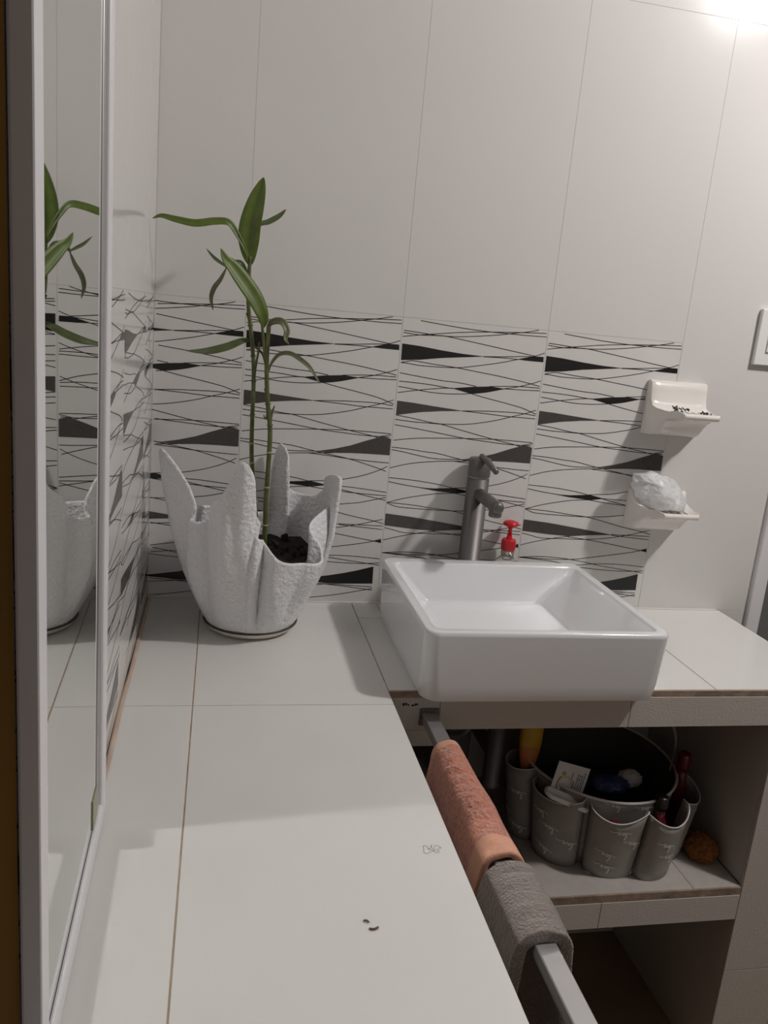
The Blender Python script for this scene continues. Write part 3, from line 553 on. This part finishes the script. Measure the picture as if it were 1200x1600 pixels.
for si, pts, wd, pk, tone in LEAVES:
    P = crom(pts, 6); n = len(P); bm = bmesh.new(); rows = []
    for k, p in enumerate(P):
        t = k / (n - 1)
        f = (t / pk) ** 0.75 if t < pk else ((1 - t) / (1 - pk)) ** 0.9
        f = max(0.08 if t < .5 else 0.015, math.sin(PI / 2 * min(1, max(0, f))))
        tg = (P[min(k + 1, n - 1)] - P[max(k - 1, 0)]).normalized()
        face = (Vector((0.35 * math.sin(si + len(pts)), -1, 0.35))).normalized()
        s = tg.cross(face).normalized(); nn = s.cross(tg).normalized()
        hw = wd / 2 * f
        rows.append([bm.verts.new(p + s * hw * e + nn * (abs(e) * hw * 0.35)) for e in (-1, -0.5, 0, 0.5, 1)])
    for a, b in zip(rows, rows[1:]):
        for j in range(4): bm.faces.new((a[j], a[j + 1], b[j + 1], b[j]))
    o = obj('leaf', bm, 'leaf%d' % tone, stem_objs[si], True)
    m = o.modifiers.new('t', 'SOLIDIFY'); m.thickness = 0.0006

# ------------------------------------------------------------------ towel rail and towels
tr = thing('towel_rail', 'square aluminium towel rail running beside the worktop edge', 'towel rail', (0.482, -0.42, -0.047))
obj('bar', bx(0.470, 0.494, -1.30, YF - 0.004, -0.053, -0.036, bev=0.0012), 'alu', tr)
obj('bracket', bx(0.466, 0.498, YF - 0.004, YF - 0.0002, -0.060, -0.030, bev=0.0008), 'steel', tr)
def towel(name, label, m, y0, y1, th, topw, left, right, fl, fr, seedv, hem=None, ny=90, amp=0.004, taper=0.0):
    """terry cloth hung over the rail: a thick sheet folded across it, swept along the rail"""
    t = thing(name, label, 'towel', (0.482, (y0 + y1) / 2, -0.036))
    prof = []
    zt = -0.034; hw = 0.0145
    for k in range(15): s = 1 - k / 14; prof.append((0.482 - hw - topw - fl * s ** 1.0, zt - 0.010 - left * s))
    for k in range(1, 8): a = PI - PI * k / 8; prof.append((0.482 + (hw + topw) * math.cos(a), zt - 0.010 + (0.012 + topw * .4) * math.sin(a)))
    for k in range(12): s = k / 11; prof.append((0.482 + hw + topw + fr * s, zt - 0.010 - right * s))
    bm = bmesh.new(); rows = []
    for i in range(ny + 1):
        v = i / ny; y = y0 + (y1 - y0) * v; row = []
        endf = min(1, 6 * min(v, 1 - v) + .35)
        for k, (x0, z) in enumerate(prof):
            x = 0.482 + (x0 - 0.482) * (1 - taper * (1 - v)) if taper else x0
            p = Vector((x, y, z)); u = k / (len(prof) - 1)
            hang = abs(u - 0.55) * 2
            n1 = noise.noise(Vector((u * 5, y * 14, seedv))); n2 = noise.noise(Vector((u * 22, y * 70, seedv + 5))) + 0.5 * noise.noise(Vector((u * 50, y * 190, seedv + 5)))
            p.x += (0.010 * n1 * hang) + amp * 0.5 * n2 * (1 if u < .5 else -1) * .6
            p.z += amp * 0.6 * n2 + 0.003 * n1 + (0.012 * noise.noise(Vector((0, y * 9, seedv + 9))) if k in (0, len(prof) - 1) else 0)
            row.append(bm.verts.new(p))
        rows.append(row)
    for a, b in zip(rows, rows[1:]):
        for k in range(len(prof) - 1): bm.faces.new((a[k], a[k + 1], b[k + 1], b[k]))
    o = obj('cloth', bm, m, t, True)
    md = o.modifiers.new('t', 'SOLIDIFY'); md.thickness = th; md.offset = 1.0 if False else 0.0
    md = o.modifiers.new('s', 'SUBSURF'); md.levels = 1; md.render_levels = 1
    if hem:
        o.data.materials.append(M[hem])
        for p in o.data.polygons:
            yy = sum(o.data.vertices[i].co.y for i in p.vertices) / len(p.vertices)
            if yy < min(y0, y1) + 0.035 or yy > max(y0, y1) - 0.014: p.material_index = 1
    return t
towel('hand_towel', 'salmon pink terry hand towel hung over the rail nearest the basin', 'pink', -0.518, -0.786, 0.009, 0.010, 0.24, 0.16, 0.036, 0.022, 2.0, hem='pinkhem', amp=0.007, taper=0.28)
towel('bath_towel', 'grey-brown terry towel hung over the rail in front of the pink one', 'taupe', -0.803, -0.917, 0.014, 0.012, 0.22, 0.17, 0.022, 0.016, 8.0, amp=0.005)

# ------------------------------------------------------------------ plumbing behind
tp = thing('drain_pipe', 'grey bottle-trap drain pipe under the basin', 'pipe', (0.688, -0.2, -0.071))
bm = bmesh.new(); lathe(bm, [(0, -0.0715), (0.0175, -0.0715), (0.0175, -0.295), (0.019, -0.296), (0.019, -0.306), (0.016, -0.309), (0, -0.309)], (0.688, -0.2, 0), 24); obj('tailpiece', bm, 'steel', tp, True)
bm = bmesh.new(); tube(bm, [(0.688, -0.2, -0.24), (0.688, -0.015, -0.24)], 0.015, 16); obj('outlet_arm', bm, 'steel', tp, True)
ho = thing('supply_hose', 'braided flexible supply hose left of the drain pipe under the basin', 'hose', (0.62, -0.2, -0.071))
bm = bmesh.new(); hp = crom([(0.628, -0.26, -0.0715), (0.626, -0.24, -0.12), (0.62, -0.2, -0.19), (0.61, -0.10, -0.24), (0.60, -0.015, -0.25)], 16)
tube(bm, hp, [0.0065 if k % 2 else 0.0055 for k in range(len(hp))], 12); obj('braid', bm, 'alu', ho, True)
bm = bx(0.600, 0.655, -0.10, -0.05, -0.30, -0.09, bev=0.006, seg=2); tag(obj('grey_container', bm, 'greydoor'), 'dim grey plastic container behind the drain pipe', 'container')
bpy.data.objects['grey_container'].location = (0.02, 0, -0.1095)
bm = bmesh.new(); bmesh.ops.create_icosphere(bm, subdivisions=4, radius=1)
for v in bm.verts:
    d = v.co.normalized(); n = 1 + 0.3 * noise.turbulence(d * 2.5, 3, True)
    v.co = Vector((0.50 + d.x * 0.07 * n, -0.17 + d.y * 0.08 * n, -0.409 + max(0, 0.10 + d.z * 0.13 * n)))
tag(obj('dark_bag', bm, 'darkbag', None, True), 'dark crumpled bag in the shadows behind the towel rail', 'bag')
bm = bx(0.45, 0.845, -0.36, -0.03, -0.8495, -0.66, bev=0.006, seg=2)
dbx = thing('storage_box', 'dark box on the floor under the lower shelf', 'box', (0.65, -0.2, -0.85)); obj('box_body', bm, 'darkbox', dbx)
obj('lid', bx(0.445, 0.85, -0.365, -0.025, -0.6595, -0.645, bev=0.004, seg=2), 'darkbox', dbx)

# ------------------------------------------------------------------ fabric organiser basket
og = thing('organizer_basket', 'grey fabric organiser basket with outside pockets and pale script print', 'basket', (0.92, -0.2, -0.41))
OC = Vector((0.913, -0.200, 0)); OB = SZ + 0.001
def bodyr(a, z):
    f = (z - OB) / 0.165
    return 0.134 + 0.024 * f
def ring_sheet(bm, a0, a1, na, rf, zf0, zf1, nz):
    rows = []
    for i in range(na + 1):
        a = a0 + (a1 - a0) * i / na; row = []
        for j in range(nz + 1):
            z = zf0 + (zf1(a) - zf0) * j / nz; r = rf(a, z)
            row.append(bm.verts.new((OC.x + r * math.cos(a), OC.y + r * math.sin(a), z)))
        rows.append(row)
    return rows
def skin(bm, rows, wrap=False):
    for i in range(len(rows) if wrap else len(rows) - 1):
        a, b = rows[i], rows[(i + 1) % len(rows)]
        for j in range(len(a) - 1): bm.faces.new((a[j], b[j], b[j + 1], a[j + 1]))
def topz(a): return -0.248 + 0.010 * math.cos(a - 2.0)
bm = bmesh.new(); rows = ring_sheet(bm, 0, 2 * PI * 47 / 48, 47, bodyr, OB, topz, 8); skin(bm, rows, True); bm.faces.new([r[0] for r in rows][::-1])
o = obj('basket_body', bm, 'canvas', og, True); o.data.materials.append(M['canvasin'])
m = o.modifiers.new('t', 'SOLIDIFY'); m.thickness = 0.003; m.offset = -1; m.material_offset = 1
def on_ring(a, z, rf, off=0): r = rf(a, z) + off; return Vector((OC.x + r * math.cos(a), OC.y + r * math.sin(a), z))
bm = bmesh.new(); tube(bm, [on_ring(k * 2 * PI / 60, topz(k * 2 * PI / 60) + .001, bodyr) for k in range(60)], 0.0028, 8, closed=True); obj('rim_piping', bm, 'piping', og, True)
# cursive "love" as pen strokes in a unit box, printed upside down like the photo's
LOVE = [(-0.55, 0.02), (-0.3, 0.10), (-0.1, 0.02), (0.0, 0.0), (0.12, 0.2), (0.22, 0.75), (0.17, 0.98), (0.08, 0.8), (0.10, 0.3), (0.2, 0.02), (0.33, 0.05), (0.45, 0.32), (0.36, 0.35), (0.30, 0.15), (0.40, 0.0), (0.52, 0.15),
        (0.47, 0.36), (0.60, 0.34), (0.66, 0.05), (0.76, 0.02), (0.86, 0.35), (0.80, 0.38), (0.95, 0.28), (1.02, 0.12), (1.15, 0.3), (1.05, 0.38), (1.0, 0.15), (1.1, 0.0), (1.3, 0.08), (1.7, 0.22), (2.05, 0.12)]
def love(bm, a, z, sc_, rf, rot=PI - 0.2, cut=None):
    pts = crom([(x, y, 0) for x, y in LOVE], 3); out, nr = [], []
    rbar = rf(a, z)
    for p in pts:
        x = (p.x * math.cos(rot) - p.y * math.sin(rot)) * sc_; y = (p.x * math.sin(rot) + p.y * math.cos(rot)) * sc_
        aa = a + x / rbar; zz = z + y
        if cut and not (cut[0] < aa < cut[1] and OB + .004 < zz < cut[2] - 0.004):
            if len(out) > 1: ribbon(bm, out, 0.0014, nr, 0.0)
            out, nr = [], []; continue
        q = on_ring(aa, zz, rf, 0.0011)
        out.append(q)
        e = 0.01; ta = (on_ring(aa + e, zz, rf) - on_ring(aa - e, zz, rf)); tz = (on_ring(aa, zz + .001, rf) - on_ring(aa, zz - .001, rf)); nr.append(ta.cross(tz).normalized())
    if len(out) > 1: ribbon(bm, out, 0.0014, nr, 0.0)
bm = bmesh.new()
love(bm, math.radians(285), -0.268, 0.017, bodyr); love(bm, math.radians(262), -0.262, 0.015, bodyr)
obj('script_print', bm, 'whiteprint', og)
D = math.radians
pockets = [(D(168), D(197), 0.040, -0.250, 0.008, 1), (D(198), D(238), 0.034, -0.262, 0.010, 2), (D(241), D(277.3), 0.032, -0.264, 0.020, 3), (D(277.6), D(310), 0.054, -0.266, 0.022, 4), (D(310.3), D(350), 0.052, -0.268, 0.018, 5)]
SEAM = {3: (0.0, 0.70), 4: (0.415, 0.45), 5: (0.467, 0.0)}
for a0, a1, bul, zt, dip, sd in pockets:
    fl, fr = SEAM.get(sd, (0.0, 0.0))
    def rf(a, z, a0=a0, a1=a1, bul=bul, fl=fl, fr=fr):
        s = min(1, max(0, (a - a0) / (a1 - a0))); base = fl * (1 - s) + fr * s
        return bodyr(a, z) * 0.99 + 0.002 + bul * (base + (1 - base) * math.sin(PI * s) ** 0.42)
    def tz(a, a0=a0, a1=a1, zt=zt, dip=dip):
        s = (a - a0) / (a1 - a0); return zt - dip * math.sin(PI * s) ** 0.9 + 0.004 * s
    bm = bmesh.new(); rows = ring_sheet(bm, a0, a1, 20, rf, OB, tz, 8)
    for row in rows:
        for v in row: v.co += (v.co - OC).normalized() * 0.0015 * noise.noise(v.co * 40)
    skin(bm, rows)
    po = obj('pocket', bm, 'canvas', og, True); m = po.modifiers.new('t', 'SOLIDIFY'); m.thickness = 0.0016
    bm = bmesh.new(); tube(bm, [on_ring(a0 + (a1 - a0) * k / 24, tz(a0 + (a1 - a0) * k / 24) + .0008, rf) for k in range(25)], 0.0013, 6); obj('piping', bm, 'piping', po, True)
    bm = bmesh.new()
    for j in range(4):
        aa = a0 + (a1 - a0) * (0.66 + 0.27 * math.sin(sd * 2.1 + j * 1.9)); zz = -0.300 - j * 0.027
        love(bm, aa, zz, 0.0165, rf, PI - 0.15 + 0.2 * math.sin(sd + j), (a0 + .02, a1 - .02, zt - dip))
    if len(bm.faces): obj('script_print', bm, 'whiteprint', po)
    else: bm.free()
# handle loop at the right of the rim
bm = bmesh.new(); hp = crom([(1.065, -0.235, -0.262), (1.078, -0.215, -0.20), (1.06, -0.19, -0.155), (1.025, -0.16, -0.13)], 8)
for k, p in enumerate(hp[:-1]):
    q = hp[k + 1]; bmv = [bm.verts.new(x) for x in (p + Vector((-.010, -.008, 0)), q + Vector((-.010, -.008, 0)), q + Vector((.006, .010, 0)), p + Vector((.006, .010, 0)))]; bm.faces.new(bmv)
bmesh.ops.remove_doubles(bm, verts=bm.verts, dist=1e-5)
o = obj('handle', bm, 'canvas', og, True); m = o.modifiers.new('t', 'SOLIDIFY'); m.thickness = 0.003
# ---- things kept in it
def frame_obj(o, origin, xa, za):
    x = Vector(xa).normalized(); z = Vector(za); z = (z - x * z.dot(x)).normalized(); y = z.cross(x)
    o.matrix_world = Matrix(((x.x, y.x, z.x, origin[0]), (x.y, y.y, z.y, origin[1]), (x.z, y.z, z.z, origin[2]), (0, 0, 0, 1)))
cd = thing('sachet', 'white printed sachet standing in the front left basket pocket', 'sachet')
frame_obj(cd, (0.766, -0.300, -0.272), (0.074, 0.0, -0.022), (0.0, 0.012, 0.07))
bpy.context.view_layer.update()
def cpart(name, bm, m):
    o = obj(name, bm, m); o.parent = cd; return o
cpart('packet', bx(0, 0.070, -0.001, 0.001, 0, 0.072, bev=0.0004), 'card')
bm = bmesh.new(); E_ = [Vector((0.026 + 0.015 * math.cos(a), -0.0011, 0.027 + 0.019 * math.sin(a))) for a in [k * PI / 16 for k in range(33)]]
ribbon(bm, E_, 0.005, Vector((0, -1, 0)), 0.0002); cpart('yellow_ring', bm, 'cardyellow')
bm = bmesh.new(); E_ = [Vector((0.027 + 0.017 * math.cos(a), -0.0011, 0.030 + 0.021 * math.sin(a))) for a in [PI * .75 + k * PI / 16 for k in range(24)]]
ribbon(bm, E_, 0.0014, Vector((0, -1, 0)), 0.0004)
ribbon(bm, [Vector((0.018 + 0.003 * math.cos(k * .5), -0.0011, 0.051 + 0.003 * math.sin(k * .5))) for k in range(14)], 0.0012, Vector((0, -1, 0)), 0.0004); cpart('black_swirl', bm, 'ink')
bm = bmesh.new()
for c_ in range(4):
    zz = 0.003
    while zz < (0.052 if c_ < 3 else 0.06):
        h_ = rnd.uniform(0.002, 0.006); box(bm, 0.048 + c_ * 0.0045, 0.0505 + c_ * 0.0045, -0.0013, -0.001, zz, zz + h_); zz += h_ + 0.0013
box(bm, 0.036, 0.038, -0.0013, -0.001, 0.042, 0.057); cpart('small_print', bm, 'cardgrey')
so = thing('soap_case', 'white oval soap case wedged under the sachet in the basket pocket', 'soap case')
frame_obj(so, (0.795, -0.323, -0.265), (0.098, -0.012, -0.038), (0, -0.1, 1))
bm = bmesh.new()
for s_, z_, sgn in ((1, 0.004, 1),):
    rg = []
    for ins, z in ((0.003, -0.004), (0, -0.002), (0, 0.003), (0.002, 0.005), (0.006, 0.005), (0.008, 0.002)):
        rg.append([bm.verts.new((x, y, z)) for x, y in rrect(-0.048 + ins, 0.048 - ins, -0.016 + ins, 0.016 - ins, 0.0155 - min(ins, .014), 6)])
    for a, b in zip(rg, rg[1:]):
        for k in range(len(a)): bm.faces.new((a[k], a[(k + 1) % len(a)], b[(k + 1) % len(a)], b[k]))
    bm.faces.new(rg[0][::-1]); bm.faces.new(rg[-1])
o = obj('case', bm, 'plastic', None, True); o.parent = so
def bottle(name, label, c, r, h, m, capm, caph, capr):
    t = thing(name, label, 'bottle', c)
    bm = bmesh.new(); lathe(bm, [(0, 0.0), (r * .95, 0.0), (r, 0.003), (r, h * 0.72), (r * 0.8, h * 0.82), (capr * .8, h * 0.88), (capr * .8, h), (0, h)], c, 24); obj('bottle_body', bm, m, t, True)
    bm = bmesh.new(); lathe(bm, [(0, h), (capr, h), (capr * 1.02, h + caph * .2), (capr, h + caph * .9), (capr * .85, h + caph), (0, h + caph)], c, 24); obj('cap', bm, capm, t, True)
    return t
bottle('bottle', 'dark red bottle with a black cap in the front right basket pocket', (0.974, -0.352, OB + .001), 0.0175, 0.138, 'darkred', 'black', 0.026, 0.0125)
bottle('bottle', 'short dark red bottle deep in the front middle basket pocket', (0.884, -0.350, OB + .001), 0.0120, 0.100, 'darkred', 'darkred', 0.012, 0.009)
bottle('bottle', 'tall dark red bottle in the right-hand basket pocket by the pillar', (1.068, -0.262, OB + .001), 0.0155, 0.165, 'darkred', 'darkred', 0.035, 0.013)
yb = thing('yellow_tube', 'yellow squeeze tube with an orange label at the left of the basket', 'tube', (0.757, -0.212, OB))
bm = bmesh.new(); lathe(bm, [(0, 0.05), (0.011, 0.05), (0.013, 0.09), (0.014, 0.15), (0.023, 0.20), (0.023, 0.25), (0.016, 0.27), (0, 0.27)], (0.757, -0.212, OB), 20, sx=1.0, sy=.7); obj('tube_body', bm, 'yellow', yb, True)
bm = bmesh.new(); lathe(bm, [(0.0150, 0.150), (0.0195, 0.175), (0.0228, 0.195)], (0.757, -0.212, OB), 20, sx=1.0, sy=.75); obj('label_band', bm, 'orange', yb, True)
bm = bmesh.new(); lathe(bm, [(0, 0), (0.010, 0), (0.010, 0.049), (0, 0.05)], (0.757, -0.212, OB), 20, sx=1.0, sy=.75); obj('cap', bm, 'yellow', yb, True)
for i, (c, s, m_, lab) in enumerate((((0.93, -0.235, -0.292), (0.036, 0.024, 0.014), 'blue', 'blue crinkled wrapper lying inside the basket'), ((0.985, -0.215, -0.292), (0.022, 0.02, 0.015), 'card', 'white crinkled packet beside the blue wrapper in the basket'), ((0.955, -0.20, -0.34), (0.09, 0.085, 0.032), 'darkbag', 'dark bundle filling the bottom of the basket'))):
    bm = bmesh.new(); bmesh.ops.create_icosphere(bm, subdivisions=4, radius=1)
    for v in bm.verts:
        d = v.co.normalized(); n = 1 + 0.3 * noise.turbulence(d * 3 + Vector((i, 0, 0)), 3, True)
        v.co = Vector((c[0] + d.x * s[0] * n, c[1] + d.y * s[1] * n, c[2] + d.z * s[2] * n))
    tag(obj(('wrapper', 'packet', 'bundle')[i], bm, m_, None, True), lab, ('wrapper', 'packet', 'bundle')[i])
bm = bmesh.new(); bmesh.ops.create_icosphere(bm, subdivisions=5, radius=1)
for v in bm.verts:
    d = v.co.normalized(); n = 1 + 0.25 * noise.turbulence(d * 6, 4, True)
    v.co = Vector((1.105 + d.x * 0.028 * n, -0.315 + d.y * 0.03 * n, SZ + 0.0005 + max(0, 0.022 + d.z * 0.026 * n)))
tag(obj('scrubber', bm, 'sponge', None, True), 'orange-brown wiry scrubber on the shelf beside the basket', 'scrubber')

# crumbs on the worktop
def crumb(pts, r, lab):
    bm = bmesh.new(); tube(bm, crom(pts, 4), r, 6); tag(obj('crumb', bm, 'crumb', None, True), lab, 'crumb', 'crumbs on the worktop')
crumb([(0.286, -0.911, 0.001), (0.289, -0.912, 0.0018), (0.291, -0.914, 0.001)], 0.0009, 'tiny brown crumb near the worktop edge, the smaller one')
crumb([(0.290, -0.922, 0.001), (0.294, -0.924, 0.0018), (0.299, -0.921, 0.001)], 0.0010, 'curved brown crumb near the worktop edge, the larger one')
